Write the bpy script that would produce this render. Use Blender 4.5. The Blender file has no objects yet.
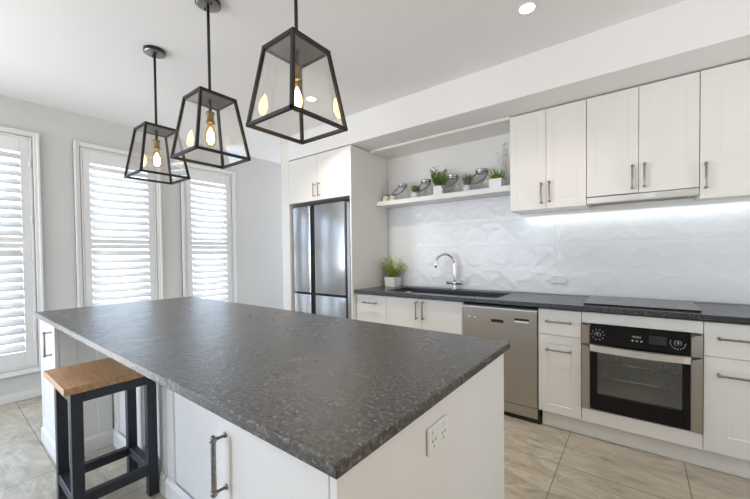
import bpy, bmesh, math, random
import numpy as np
from mathutils import Vector, Matrix
random.seed(7)
S = bpy.context.scene
COL = S.collection
PI = math.pi

# ------------------------------------------------------------------ camera
cam_d = bpy.data.cameras.new('camera'); cam = bpy.data.objects.new('camera', cam_d); COL.objects.link(cam)
F_PX, YAW, PITCH, ROLL = 340.1853, .6442, -.0183, -.0112
CAM = Vector((2.3285, -3.2328, 1.2651)); PPX, PPY = 381.8912, 260.6296
cam_d.sensor_fit = 'HORIZONTAL'; cam_d.sensor_width = 36.0; cam_d.lens = F_PX / 750 * 36.0
cam_d.shift_x = (375 - PPX) / 750; cam_d.shift_y = (PPY - 249.5) / 750
cam_d.clip_start = .02; cam_d.clip_end = 100
_f = Vector((-math.sin(YAW) * math.cos(PITCH), math.cos(YAW) * math.cos(PITCH), math.sin(PITCH)))
_r = Vector((math.cos(YAW), math.sin(YAW), 0)); _u = _r.cross(_f)
R_ = math.cos(ROLL) * _r + math.sin(ROLL) * _u; U_ = -math.sin(ROLL) * _r + math.cos(ROLL) * _u
cam.matrix_world = Matrix(((R_.x, U_.x, -_f.x, CAM.x), (R_.y, U_.y, -_f.y, CAM.y), (R_.z, U_.z, -_f.z, CAM.z), (0, 0, 0, 1)))
S.camera = cam

# ------------------------------------------------------------------ sky, lights, exposure
w = bpy.data.worlds.new('sky'); S.world = w; w.use_nodes = True
bg = w.node_tree.nodes['Background']; bg.inputs[1].default_value = 1.0
_tc = w.node_tree.nodes.new('ShaderNodeTexCoord'); _sx = w.node_tree.nodes.new('ShaderNodeSeparateXYZ'); _mr = w.node_tree.nodes.new('ShaderNodeMapRange'); _mc = w.node_tree.nodes.new('ShaderNodeMix')
_mr.inputs['From Min'].default_value = -.06; _mr.inputs['From Max'].default_value = .06; _mc.data_type = 'RGBA'
SKY, GROUND = (2.85, 3.6, 4.7), (6.9, 7.0, 7.3)      # hazy sky; lower half made brighter, an added lift for the ceiling
_mc.inputs[6].default_value = (*GROUND, 1); _mc.inputs[7].default_value = (*SKY, 1)
for _a, _b in ((_tc.outputs['Generated'], _sx.inputs[0]), (_sx.outputs['Z'], _mr.inputs['Value']), (_mr.outputs[0], _mc.inputs[0]), (_mc.outputs[2], bg.inputs[0])): w.node_tree.links.new(_a, _b)
S.view_settings.view_transform = 'Standard'; S.view_settings.look = 'None'
S.view_settings.gamma = 1; S.view_settings.use_curve_mapping = False
S.view_settings.exposure = -0.03
DOWNLIGHT_W, BULB_W, LED_W = 5.5, 5.0, .6
def area(name, loc, rot, sx, sy, watts, col, portal=False, spread=PI):
    d = bpy.data.lights.new(name, 'AREA'); d.shape = 'RECTANGLE'; d.size = sx; d.size_y = sy; d.energy = watts; d.color = col; d.spread = spread
    o = bpy.data.objects.new(name, d); COL.objects.link(o); o.location = loc; o.rotation_euler = rot
    if portal: d.cycles.is_portal = True
    return o
ZC = 2.679
# portals over unseen wall openings, added to let daylight in
area('added_rear_portal', (-.6, -6.42, 1.15), (PI / 2, 0, 0), 2.2, 2.3, 1, (1, 1, 1), True)
area('added_right_portal', (4.53, -1.4, 1.15), (PI / 2, 0, PI / 2), .6, 2.3, 1, (1, 1, 1), True)
area('added_hall_portal', (-1.6, 1.82, 1.1), (-PI / 2, 0, 0), .95, 2.2, 1, (1, 1, 1), True)
area('added_side_portal', (-2.2, -4.9, 1.15), (PI / 2, 0, -PI / 2), 2.5, 2.3, 1, (1, 1, 1), True)

# ------------------------------------------------------------------ material helpers
def mat(name, col, rough=.5, metal=0., spec=.5, **kw):
    m = bpy.data.materials.new(name); m.use_nodes = True
    b = m.node_tree.nodes['Principled BSDF']
    b.inputs['Base Color'].default_value = (*col, 1); b.inputs['Roughness'].default_value = rough
    b.inputs['Metallic'].default_value = metal; b.inputs['Specular IOR Level'].default_value = spec
    for k, v in kw.items(): b.inputs[k.replace('_', ' ')].default_value = v
    return m
def N(m, t, **kw):
    n = m.node_tree.nodes.new(t)
    for k, v in kw.items():
        if hasattr(n, k): setattr(n, k, v)
        else: n.inputs[k].default_value = v
    return n
def L(m, a, b): m.node_tree.links.new(a, b)
def bs(m): return m.node_tree.nodes['Principled BSDF']
def coords(m, scale=(1, 1, 1), loc=(0, 0, 0), rot=(0, 0, 0)):
    g = N(m, 'ShaderNodeNewGeometry'); mp = N(m, 'ShaderNodeMapping')
    mp.inputs['Scale'].default_value = scale; mp.inputs['Location'].default_value = loc; mp.inputs['Rotation'].default_value = rot
    L(m, g.outputs['Position'], mp.inputs['Vector']); return mp.outputs['Vector']
def ramp(m, fac, stops):
    r = N(m, 'ShaderNodeValToRGB'); e = r.color_ramp.elements
    while len(e) < len(stops): e.new(.5)
    for i, (p, c) in enumerate(stops): e[i].position = p; e[i].color = (*c, 1)
    L(m, fac, r.inputs[0]); return r.outputs[0]
def noise(m, vec, scale, detail=4, rough=.55, dist=0.):
    n = N(m, 'ShaderNodeTexNoise'); n.inputs['Scale'].default_value = scale; n.inputs['Detail'].default_value = detail
    n.inputs['Roughness'].default_value = rough; n.inputs['Distortion'].default_value = dist
    L(m, vec, n.inputs['Vector']); return n.outputs['Fac']
def bump(m, h, strength, dist=.002):
    b = N(m, 'ShaderNodeBump'); b.inputs['Strength'].default_value = strength; b.inputs['Distance'].default_value = dist
    L(m, h, b.inputs['Height']); L(m, b.outputs['Normal'], bs(m).inputs['Normal'])
def vary(m, c0, c1, scale, sc=(1, 1, 1), detail=3, lo=.35, hi=.65):
    f = noise(m, coords(m, sc), scale, detail); L(m, ramp(m, f, [(lo, c0), (hi, c1)]), bs(m).inputs['Base Color'])
def emis(name, col, strength):
    m = bpy.data.materials.new(name); m.use_nodes = True; nt = m.node_tree; nt.nodes.clear()
    e = nt.nodes.new('ShaderNodeEmission'); o = nt.nodes.new('ShaderNodeOutputMaterial')
    e.inputs[0].default_value = (*col, 1); e.inputs[1].default_value = strength; nt.links.new(e.outputs[0], o.inputs[0]); return m
def clear_glass(name, tint=(1, 1, 1), rough=.0, ior=1.45, gain=1.0):
    m = bpy.data.materials.new(name); m.use_nodes = True; nt = m.node_tree; nt.nodes.clear()
    t = nt.nodes.new('ShaderNodeBsdfTransparent'); g = nt.nodes.new('ShaderNodeBsdfGlossy'); mx = nt.nodes.new('ShaderNodeMixShader')
    fr = nt.nodes.new('ShaderNodeLayerWeight'); o = nt.nodes.new('ShaderNodeOutputMaterial'); mu = nt.nodes.new('ShaderNodeMath'); pw = nt.nodes.new('ShaderNodeMath')
    fr.inputs['Blend'].default_value = .5; pw.operation = 'POWER'; pw.inputs[1].default_value = 4.5; f0 = ((ior - 1) / (ior + 1)) ** 2
    mu.operation = 'MULTIPLY_ADD'; mu.inputs[1].default_value = (1 - f0) * gain; mu.inputs[2].default_value = f0 * gain; mu.use_clamp = True
    t.inputs[0].default_value = (*tint, 1); g.inputs['Roughness'].default_value = rough
    nt.links.new(fr.outputs['Facing'], pw.inputs[0]); nt.links.new(pw.outputs[0], mu.inputs[0]); nt.links.new(mu.outputs[0], mx.inputs[0]); nt.links.new(t.outputs[0], mx.inputs[1]); nt.links.new(g.outputs[0], mx.inputs[2]); nt.links.new(mx.outputs[0], o.inputs[0])
    return m

M = {}
M['ceiling'] = mat('ceiling paint', (.86, .855, .85), .9, spec=.2)
M['wall'] = mat('wall paint', (.70, .70, .69), .85, spec=.2)
M['warm_bounce_wall'] = mat('beige wall for warm bounce', (.72, .60, .44), .85, spec=.2)  # beige given to the unseen right wall so it bounces warm light
bump(M['warm_bounce_wall'], noise(M['warm_bounce_wall'], coords(M['warm_bounce_wall']), 180, 2), .05, .0005)
M['niche_wall'] = mat('niche wall paint', (.84, .84, .83), .85, spec=.2)
for k in ('ceiling', 'wall', 'niche_wall'):
    bump(M[k], noise(M[k], coords(M[k]), 180, 2), .05, .0005)
M['cab'] = mat('satin white cabinet paint', (.80, .79, .77), .33, spec=.45)
vary(M['cab'], (.80, .785, .755), (.82, .805, .775), 3)
M['island'] = mat('white island cabinet paint', (.80, .79, .77), .38, spec=.45)
vary(M['island'], (.80, .79, .77), (.82, .81, .79), 3)
M['trimw'] = mat('white trim paint', (.80, .80, .79), .4, spec=.4)
vary(M['trimw'], (.79, .79, .78), (.81, .81, .80), 4)
M['shutter'] = mat('white shutter paint', (.84, .84, .84), .45, spec=.35)
vary(M['shutter'], (.83, .83, .83), (.85, .85, .85), 4)
# glazed wall tile
M['tile'] = mat('white glazed relief tile', (.81, .84, .87), .18, spec=.5)
vary(M['tile'], (.80, .83, .86), (.82, .85, .88), 5)
# leathered granite
m = M['granite'] = mat('leathered dark granite', (.06, .06, .06), .28, spec=1.0)
v = coords(m)
n1 = noise(m, v, 85, 6, .72); n2 = noise(m, v, 9, 5, .65, .8); n3 = noise(m, v, 170, 3, .6)
c1 = ramp(m, n1, [(.38, (.010, .011, .013)), (.47, (.030, .029, .029)), (.55, (.080, .069, .056)), (.65, (.25, .21, .165))])
mixn = N(m, 'ShaderNodeMix', data_type='RGBA'); mixn.blend_type = 'MULTIPLY'; mixn.inputs[0].default_value = .55
L(m, c1, mixn.inputs[6]); L(m, ramp(m, n2, [(.3, (.45, .47, .5)), (.7, (1.3, 1.2, 1.1))]), mixn.inputs[7]); L(m, mixn.outputs[2], bs(m).inputs['Base Color'])
ad = N(m, 'ShaderNodeMath', operation='ADD'); L(m, noise(m, coords(m, (1, 2.2, 1)), 26, 4, .6, .6), ad.inputs[0])
ml = N(m, 'ShaderNodeMath', operation='MULTIPLY'); ml.inputs[1].default_value = .45; L(m, n3, ml.inputs[0]); L(m, ml.outputs[0], ad.inputs[1])
bump(m, ad.outputs[0], .5, .005)
L(m, ramp(m, n2, [(.3, (.19,) * 3), (.7, (.30,) * 3)]), bs(m).inputs['Roughness'])
m = M['granite_black'] = mat('black granite', (.02, .022, .027), .26, spec=1.0)
v = coords(m); nb = noise(m, v, 120, 5, .7)
L(m, ramp(m, nb, [(.38, (.012, .013, .016)), (.55, (.034, .036, .041)), (.70, (.10, .105, .115))]), bs(m).inputs['Base Color'])
bump(m, noise(m, v, 40, 4, .6), .25, .003)
# floor tile
m = M['floor'] = mat('beige stone floor tile', (.4, .36, .3), .32, spec=.45)
v0 = coords(m, loc=(-1.955, 1.0, 0))
br = N(m, 'ShaderNodeTexBrick'); br.offset = 0.; br.squash = 1.
for k, x in dict(Scale=1., Mortar_Size=.0022, Brick_Width=.6, Row_Height=.6, Mortar_Smooth=.1, Bias=0.).items(): br.inputs[k.replace('_', ' ')].default_value = x
br.inputs['Color1'].default_value = (.9, .9, .9, 1); br.inputs['Color2'].default_value = (1.08, 1.08, 1.08, 1); br.inputs['Mortar'].default_value = (.30, .28, .25, 1)
L(m, v0, br.inputs['Vector'])
base = ramp(m, noise(m, coords(m, (1.1, 2.6, 1), rot=(0, 0, .5)), 2.2, 7, .62, 1.6), [(.28, (.27, .235, .175)), (.45, (.41, .365, .285)), (.60, (.50, .45, .365)), (.75, (.36, .315, .245))])
vein = ramp(m, noise(m, coords(m, (1, 3.2, 1), rot=(0, 0, -.55)), 1.5, 6, .55, 1.2), [(.475, (0, 0, 0)), (.50, (.5, .5, .5)), (.525, (0, 0, 0))])
mv = N(m, 'ShaderNodeMix', data_type='RGBA'); L(m, vein, mv.inputs[0]); L(m, base, mv.inputs[6]); mv.inputs[7].default_value = (.64, .60, .52, 1)
mm = N(m, 'ShaderNodeMix', data_type='RGBA'); mm.blend_type = 'MULTIPLY'; mm.inputs[0].default_value = 1.
L(m, mv.outputs[2], mm.inputs[6]); L(m, br.outputs['Color'], mm.inputs[7]); L(m, mm.outputs[2], bs(m).inputs['Base Color'])
inv = N(m, 'ShaderNodeMath', operation='SUBTRACT'); inv.inputs[0].default_value = 1.; L(m, br.outputs['Fac'], inv.inputs[1]); bump(m, inv.outputs[0], .6, .002)
# metals
def brushed(name, col, rough, sc, metal=1.):
    m = mat(name, col, rough, metal)
    f = noise(m, coords(m, sc), 6, 3)
    L(m, ramp(m, f, [(.3, (rough * .95,) * 3), (.7, (rough * 1.05,) * 3)]), bs(m).inputs['Roughness'])
    return m
M['steel'] = brushed('brushed stainless steel', (.48, .462, .43), .30, (1, 1, 40))
M['band_steel'] = brushed('bright satin steel', (.86, .86, .85), .34, (1, 1, 9))
M['fridge_steel'] = brushed('fridge stainless steel', (.47, .48, .50), .22, (60, 60, .4))
M['fridge_side'] = brushed('grey fridge side', (.30, .31, .32), .4, (4, 4, 4), .6)
M['chrome'] = brushed('polished chrome', (.80, .80, .80), .08, (3, 3, 3))
M['pewter'] = brushed('dark pewter handle metal', (.30, .285, .265), .28, (20, 20, 20))
M['black_metal'] = brushed('matt black metal', (.008, .0075, .007), .55, (9, 9, 9), .0)
M['grey_metal'] = brushed('dark grey metal', (.16, .155, .155), .5, (9, 9, 9), .5)
M['plate_metal'] = brushed('lightened sheen metal', (.30, .29, .28), .3, (9, 9, 9))  # greyer metal puts the ceiling plate's specular sheen into its colour
M['brass'] = brushed('aged brass', (.34, .22, .085), .35, (40, 40, 40))
M['jar_metal'] = brushed('silver jar lid metal', (.62, .62, .62), .25, (9, 9, 9))
M['bail'] = brushed('dark wire handle', (.22, .19, .16), .4, (9, 9, 9), .6)
M['stool_paint'] = mat('charcoal navy stool paint', (.018, .022, .032), .42)
vary(M['stool_paint'], (.016, .020, .029), (.021, .025, .036), 12)
M['black'] = mat('black plastic', (.012, .012, .012), .5); vary(M['black'], (.010, .010, .010), (.014, .014, .014), 20)
M['black_glass'] = mat('black oven glass', (.004, .004, .005), .05, spec=.3); vary(M['black_glass'], (.004, .004, .005), (.006, .006, .007), 3)
M['cooktop_glass'] = mat('black ceramic cooktop', (.010, .010, .012), .10, spec=.6); vary(M['cooktop_glass'], (.009, .009, .011), (.012, .012, .014), 6)
M['oven_window'] = clear_glass('tinted oven window glass', (.86, .88, .88), .02, 1.5, 2.4)
M['oven_cavity'] = mat('grey enamel oven lining', (.62, .63, .63), .4); vary(M['oven_cavity'], (.60, .61, .61), (.64, .65, .65), 8)
M['sink'] = mat('dark composite sink', (.022, .026, .034), .38); vary(M['sink'], (.018, .021, .028), (.03, .034, .042), 150)
M['ceramic'] = mat('white ceramic', (.80, .80, .79), .25); vary(M['ceramic'], (.79, .79, .78), (.81, .81, .80), 9)
M['candle'] = mat('cream candle wax', (.83, .78, .68), .5); vary(M['candle'], (.82, .76, .66), (.84, .80, .71), 12)
M['white_plastic'] = mat('white plastic', (.82, .82, .80), .3); vary(M['white_plastic'], (.81, .81, .79), (.83, .83, .81), 9)
M['socket_dark'] = mat('dark socket slots', (.32, .31, .30), .6); vary(M['socket_dark'], (.31, .30, .29), (.33, .32, .31), 9)
M['print_white'] = mat('white printed marks', (.75, .75, .75), .5); vary(M['print_white'], (.74, .74, .74), (.76, .76, .76), 9)
M['display'] = mat('dark display glass', (.03, .03, .033), .12); vary(M['display'], (.028, .028, .03), (.034, .034, .036), 9)
M['soil'] = mat('potting soil', (.05, .035, .025), .9); vary(M['soil'], (.03, .02, .015), (.07, .05, .035), 60)
def leafm(name, c0, c1):
    m = mat(name, c0, .45, Subsurface_Weight=.0); vary(m, c0, c1, 45, lo=.4, hi=.6); return m
M['leaf_bright'] = leafm('bright yellow green leaf', (.30, .42, .04), (.55, .62, .12))
M['leaf_mid'] = leafm('mid green leaf', (.13, .25, .035), (.32, .45, .10))
M['leaf_grey'] = leafm('grey green leaf', (.10, .16, .09), (.20, .27, .15))
M['leaf_deep'] = leafm('deep green leaf', (.10, .25, .025), (.22, .42, .06))
M['leaf_rosette'] = leafm('olive succulent leaf', (.12, .14, .03), (.22, .24, .08))
M['twig'] = mat('pale twig', (.50, .46, .40), .7); vary(M['twig'], (.42, .38, .32), (.56, .52, .46), 40)
M['blossom'] = mat('white blossom', (.86, .85, .82), .6); vary(M['blossom'], (.80, .80, .72), (.90, .90, .87), 50)
# oak
m = M['oak'] = mat('honey oak', (.45, .26, .12), .45)
g = noise(m, coords(m, (1.0, 14, 14)), 4.5, 5, .6, .8)
kn = noise(m, coords(m, (1.4, 3.5, 3)), 5, 3, .5, .5)
c1 = ramp(m, g, [(.3, (.40, .205, .085)), (.5, (.55, .31, .145)), (.7, (.64, .39, .20))])
mx = N(m, 'ShaderNodeMix', data_type='RGBA'); L(m, ramp(m, kn, [(.70, (0, 0, 0)), (.78, (.8, .8, .8))]), mx.inputs[0]); L(m, c1, mx.inputs[6]); mx.inputs[7].default_value = (.13, .06, .03, 1)
L(m, mx.outputs[2], bs(m).inputs['Base Color']); bump(m, g, .15, .001)
M['pane'] = clear_glass('clear window glass', (.97, .99, .98), 0, 1.45, .8)
M['lantern_glass'] = clear_glass('clear lantern glass', (.985, .98, .97), 0, 1.5, 1.3)
M['jar_glass'] = clear_glass('clear jar glass', (.992, .995, .992), .02, 1.5, .9)
M['bulb'] = clear_glass('amber bulb glass', (1., .80, .48), .02, 1.45, 1.)
M['filament'] = emis('glowing filament', (1., .78, .48), 26.)
M['led'] = emis('cool white light strip', (.93, 1., .97), 3.)
M['downlight'] = emis('lit downlight lens', (1., .95, .86), 14.)

# ------------------------------------------------------------------ mesh helpers
def B(): return bmesh.new()
def box(bm, x0, x1, y0, y1, z0, z1, bev=0., seg=1):
    r = bmesh.ops.create_cube(bm, size=1.)
    vs = r['verts']
    for v in vs:
        v.co = Vector(((x0 + x1) / 2 + v.co.x * (x1 - x0), (y0 + y1) / 2 + v.co.y * (y1 - y0), (z0 + z1) / 2 + v.co.z * (z1 - z0)))
    if bev > 0:
        es = list({e for v in vs for e in v.link_edges})
        bmesh.ops.bevel(bm, geom=es, offset=bev, segments=seg, affect='EDGES', profile=.5)
def bar(bm, p0, p1, w, h=None, up=(0, 0, 1), ext=0.):
    """square bar between two points"""
    h = h or w; p0 = Vector(p0); p1 = Vector(p1); d = (p1 - p0).normalized(); p0 = p0 - d * ext; p1 = p1 + d * ext
    up = Vector(up)
    if abs(d.dot(up)) > .95: up = Vector((1, 0, 0))
    a = d.cross(up).normalized(); b = a.cross(d).normalized()
    q = []
    for p in (p0, p1):
        for s, t in ((-1, -1), (1, -1), (1, 1), (-1, 1)): q.append(bm.verts.new(p + a * (s * w / 2) + b * (t * h / 2)))
    for i in range(4): bm.faces.new((q[i], q[(i + 1) % 4], q[4 + (i + 1) % 4], q[4 + i]))
    bm.faces.new(q[3::-1]); bm.faces.new(q[4:])
def tube(bm, pts, r, seg=12, closed=False):
    pts = [Vector(p) for p in pts]; n = len(pts); rings = []
    rr = r if isinstance(r, (list, tuple)) else [r] * n
    t0 = None; a = None
    for i in range(n):
        t = (pts[min(i + 1, n - 1)] - pts[max(i - 1, 0)]).normalized()
        if a is None:
            a = t.cross(Vector((0, 0, 1)))
            if a.length < .1: a = t.cross(Vector((1, 0, 0)))
            a.normalize()
        else: a = (a - t * a.dot(t)).normalized()
        b = t.cross(a)
        rings.append([bm.verts.new(pts[i] + (a * math.cos(2 * PI * k / seg) + b * math.sin(2 * PI * k / seg)) * rr[i]) for k in range(seg)])
    for i in range(n - 1):
        for k in range(seg): bm.faces.new((rings[i][k], rings[i][(k + 1) % seg], rings[i + 1][(k + 1) % seg], rings[i + 1][k])).smooth = True
    bm.faces.new(rings[0][::-1]); bm.faces.new(rings[-1])
def lathe(bm, prof, c=(0, 0, 0), seg=24, axis='z', smooth=True, cap=True):
    c = Vector(c); rings = []
    def P(r, h, k):
        a = 2 * PI * k / seg; u, v = r * math.cos(a), r * math.sin(a)
        return c + (Vector((u, v, h)) if axis == 'z' else Vector((u, -h, v)) if axis == '-y' else Vector((h, u, v)))
    for r, h in prof:
        if r < 1e-6: rings.append([bm.verts.new(P(0, h, 0))])
        else: rings.append([bm.verts.new(P(r, h, k)) for k in range(seg)])
    for A, C in zip(rings, rings[1:]):
        for k in range(seg):
            k2 = (k + 1) % seg
            q = [A[k % len(A)], A[k2 % len(A)], C[k2 % len(C)], C[k % len(C)]]
            q = list(dict.fromkeys(q))
            if len(q) > 2: bm.faces.new(q).smooth = smooth
    if cap and len(rings[0]) > 1: bm.faces.new(rings[0][::-1])
    if cap and len(rings[-1]) > 1: bm.faces.new(rings[-1])
def wloc(o):
    p = Vector((0, 0, 0))
    while o is not None: p += o.location; o = o.parent
    return p
def obj(name, bm, m, parent=None, smooth=False, keep_origin=False):
    """bm is in world coordinates; links it as one mesh object"""
    bmesh.ops.recalc_face_normals(bm, faces=bm.faces[:])
    if smooth:
        for f in bm.faces: f.smooth = True
    me = bpy.data.meshes.new(name); o = bpy.data.objects.new(name, me); COL.objects.link(o)
    if parent is not None:
        o.parent = parent; off = wloc(parent)
    elif keep_origin: off = Vector((0, 0, 0))
    else:
        cs = [v.co for v in bm.verts]
        off = Vector(((min(c.x for c in cs) + max(c.x for c in cs)) / 2, (min(c.y for c in cs) + max(c.y for c in cs)) / 2, min(c.z for c in cs)))
        o.location = off
    bmesh.ops.translate(bm, verts=bm.verts[:], vec=-off)
    bm.to_mesh(me); bm.free(); me.materials.append(m)
    return o
def tag(o, label, cat, group=None):
    o['label'] = label; o['category'] = cat
    if group: o['group'] = group
    return o
def thing(name, label, cat, loc, group=None):
    o = bpy.data.objects.new(name, None); COL.objects.link(o); o.location = loc; o.empty_display_size = .1
    return tag(o, label, cat, group)
def struct(name, bm, m, parent=None):
    o = obj(name, bm, m, parent)
    if parent is None: o['kind'] = 'structure'
    return o
def dup(root, loc, label, group=None):
    r = root.copy(); COL.objects.link(r); r.location = loc; r['label'] = label
    if group: r['group'] = group
    def rec(src, dst):
        for ch in list(src.children):
            c = ch.copy(); COL.objects.link(c); c.parent = dst; rec(ch, c)
    rec(root, r); return r

def shaker(bm, x0, x1, z0, z1, yf, t=.02, st=.058, rec=.004, ch=.004, Mx=None):
    """one-piece shaker front facing -Y with front plane yf"""
    e = .0016
    def ring(xa, xb, za, zb, y): return [bm.verts.new(p) for p in ((xa, y, za), (xb, y, za), (xb, y, zb), (xa, y, zb))]
    rs = [ring(x0, x1, z0, z1, yf + t), ring(x0, x1, z0, z1, yf + e), ring(x0 + e, x1 - e, z0 + e, z1 - e, yf),
          ring(x0 + st, x1 - st, z0 + st, z1 - st, yf), ring(x0 + st + ch, x1 - st - ch, z0 + st + ch, z1 - st - ch, yf + rec)]
    for a, b in zip(rs, rs[1:]):
        for k in range(4): bm.faces.new((a[k], a[(k + 1) % 4], b[(k + 1) % 4], b[k]))
    bm.faces.new(rs[-1]); bm.faces.new(rs[0][::-1])
    if Mx is not None:
        bmesh.ops.transform(bm, matrix=Mx, verts=[v for r in rs for v in r])
def slab_front(bm, x0, x1, z0, z1, yf, t=.02): box(bm, x0, x1, yf, yf + t, z0, z1, .0016)
def handle(parent, cx, cz, ysurf, length=.165, ax='z', out=.032, m='pewter'):
    bm = B(); d = Vector((0, 0, 1)) if ax == 'z' else Vector((1, 0, 0)); c = Vector((cx, ysurf - out, cz))
    e = length / 2
    tube(bm, [c - d * e, c - d * (e - .004), c + d * (e - .004), c + d * e], [.0048, .0062, .0062, .0048], 10)
    for s in (-1, 1):
        p = c + d * (s * (e - .010))
        tube(bm, [p - d * .006, p - d * .004, p + d * .004, p + d * .006], [.007, .0092, .0092, .007], 10)
        q = p.copy(); q.y = ysurf
        tube(bm, [p, q + Vector((0, -.004, 0)), q + Vector((0, -.0039, 0)), q], [.0045, .0045, .0075, .0075], 10)
    return obj('handle', bm, M[m], parent)
G = .0015   # half a door gap
def door(parent, x0, x1, z0, z1, yf, hx=None, hz=None, ax='z', m='cab', name='door', shk=True, st=.058, hl=.165, rec=.004):
    bm = B()
    (shaker(bm, x0 + G, x1 - G, z0 + G, z1 - G, yf, st=st, rec=rec) if shk else slab_front(bm, x0 + G, x1 - G, z0 + G, z1 - G, yf))
    o = obj(name, bm, M[m], parent)
    if hx is not None: handle(o, hx, hz, yf, hl, ax)
    return o
def carcass(parent, x0, x1, y0, y1, z0, z1, m='cab', name='carcass'):
    bm = B(); box(bm, x0, x1, y0, y1, z0, z1, .001); return obj(name, bm, M[m], parent)

# ------------------------------------------------------------------ the setting
XW, XR, YR, YB = -2.068, 4.4, -6.4, 1.7
bm = B(); box(bm, XW - .3, XR + .2, YR - .2, YB + .2, -.1, 0); struct('floor', bm, M['floor'])
bm = B(); box(bm, XW - .3, XR + .2, YR - .2, YB + .2, ZC, ZC + .1); struct('ceiling', bm, M['ceiling'])
WIN = [(-3.33, -2.604), (-2.369, -1.618), (-1.402, -.714)]
WZ0, WZ1 = .23, 2.405
bm = B(); ins = .05
def wl(y0, y1, z0, z1): box(bm, XW - .14, XW, y0, y1, z0, z1)
edges = [(-6.15, -3.65, 0., 2.3)] + [(a + ins, b - ins, WZ0 + ins, WZ1 - ins) for a, b in WIN]  # first entry is an unseen opening added for daylight
y = YR
for a, b, z0, z1 in edges:
    wl(y, a, 0, ZC); wl(a, b, z1, ZC)
    if z0 > 0: wl(a, b, 0, z0)
    y = b
wl(y, YB, 0, ZC)
struct('wall_left', bm, M['wall'])
bm = B(); box(bm, -1.131, XR, 0, .12, 0, ZC); struct('wall_back', bm, M['niche_wall'])
bm = B(); box(bm, -1.131, -.990, -.6417, -.0005, 0, ZC - .0005, .002); struct('wall_nib', bm, M['cab'])
bm = B(); box(bm, XW - .14, -1.0, YB, YB + .1, 2.2, ZC); box(bm, -1.131, -1.03, .1205, YB, 0, ZC); struct('wall_hall', bm, M['wall'])  # open end added out of view to light the hall wall
bm = B(); box(bm, XR, XR + .12, YR, -1.7, 0, ZC); box(bm, XR, XR + .12, -1.1, .12, 0, ZC); box(bm, XR, XR + .12, -1.7, -1.1, 2.3, ZC); struct('wall_right', bm, M['warm_bounce_wall'])  # unseen wall; gap added for side light, beige for warm bounce
bm = B()   # unseen rear wall; its wide opening is added to let daylight in
box(bm, XW - .14, -1.7, YR - .12, YR, 0, ZC); box(bm, .5, XR, YR - .12, YR, 0, ZC); box(bm, -1.7, .5, YR - .12, YR, 2.3, ZC)
struct('wall_rear', bm, M['wall'])
# bulkhead over the kitchen run, lip board over the niche
bm = B(); box(bm, -.9895, XR, -.6417, -.0005, 2.389, ZC - .0005, .002); struct('trim_1', bm, M['ceiling'])
bm = B(); box(bm, .003, 1.484, -.34, -.001, 2.366, 2.3885, .001); struct('trim_2', bm, M['cab'])
# baseboards
bm = B()
for y0, y1 in ((YR, -6.17), (-3.63, YB)): box(bm, XW + .0005, XW + .016, y0, y1, 0.0005, .075, .003)
struct('baseboard_left', bm, M['trimw'])

# relief wall tiles
def relief():
    x0, x1, z0, z1, st = .003, 3.10, .9055, 1.7975, .008
    TW, TH = .44, .222
    xs = np.arange(x0, x1 + 1e-6, st); zs = np.linspace(z0, z1, int((z1 - z0) / st) + 1)
    X, Z = np.meshgrid(xs, zs)
    H = np.zeros_like(X)
    u = (X - .02) % TW; v = (Z - .905) % TH
    row = np.floor((Z - .905) / TH); colm = np.floor((X - .02) / TW)
    leaves = [(.06, .10, .9, .085, .045), (.20, .14, -.5, .10, .048), (.32, .09, .75, .095, .05), (.41, .16, -.8, .07, .04), (.14, .035, .1, .08, .03), (.27, .19, .2, .08, .03), (.43, .04, .3, .07, .03)]
    for du in (-TW, 0, TW):
        for cx, cz, th, ln, wd in leaves:
            fl = np.where((row + colm) % 2 == 0, 1., -1.)
            a = (u + du - cx); b = (v - cz) * fl
            s = a * math.cos(th) + b * math.sin(th); t = -a * math.sin(th) + b * math.cos(th)
            t = t + .25 * s * s / ln - .1 * ln
            W = wd * np.clip(1 - (s / ln) ** 2, 0, 1)
            k = np.clip(1 - np.abs(t) / np.maximum(W, 1e-4), 0, 1) * (W > .002)
            k = np.where(t > 0, k * k * (3 - 2 * k), k * k * (3 - 2 * k))
            H = np.maximum(H, k * .0014)
    dz = np.minimum(v, TH - v); dx = np.minimum(u, TW - u)
    H -= .0012 * (np.minimum(dz, dx * 1.) < .003)
    H = np.where(Z > 1.785, 0, H)
    # nothing behind the wall cabinets above the light
    Y = -.006 - H
    nz, nx = X.shape
    verts = np.stack([X, Y, Z], -1).reshape(-1, 3)
    keep = ~((X > 1.484) & (Z > 1.605))
    idx = np.arange(nz * nx).reshape(nz, nx)
    q = np.stack([idx[:-1, :-1], idx[:-1, 1:], idx[1:, 1:], idx[1:, :-1]], -1).reshape(-1, 4)
    kk = keep.reshape(-1); q = q[kk[q].all(1)]
    me = bpy.data.meshes.new('trim_3'); me.from_pydata(verts.tolist(), [], q.tolist()); me.update()
    b = bmesh.new(); b.from_mesh(me); bmesh.ops.delete(b, geom=[v for v in b.verts if not v.link_faces], context='VERTS')
    ed = [e for e in b.edges if e.is_boundary]
    ex = bmesh.ops.extrude_edge_only(b, edges=ed)
    for g_ in ex['geom']:
        if isinstance(g_, bmesh.types.BMVert): g_.co.y = -.0008
    for f in b.faces: f.smooth = True
    return b
struct('trim_3', relief(), M['tile'])

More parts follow.
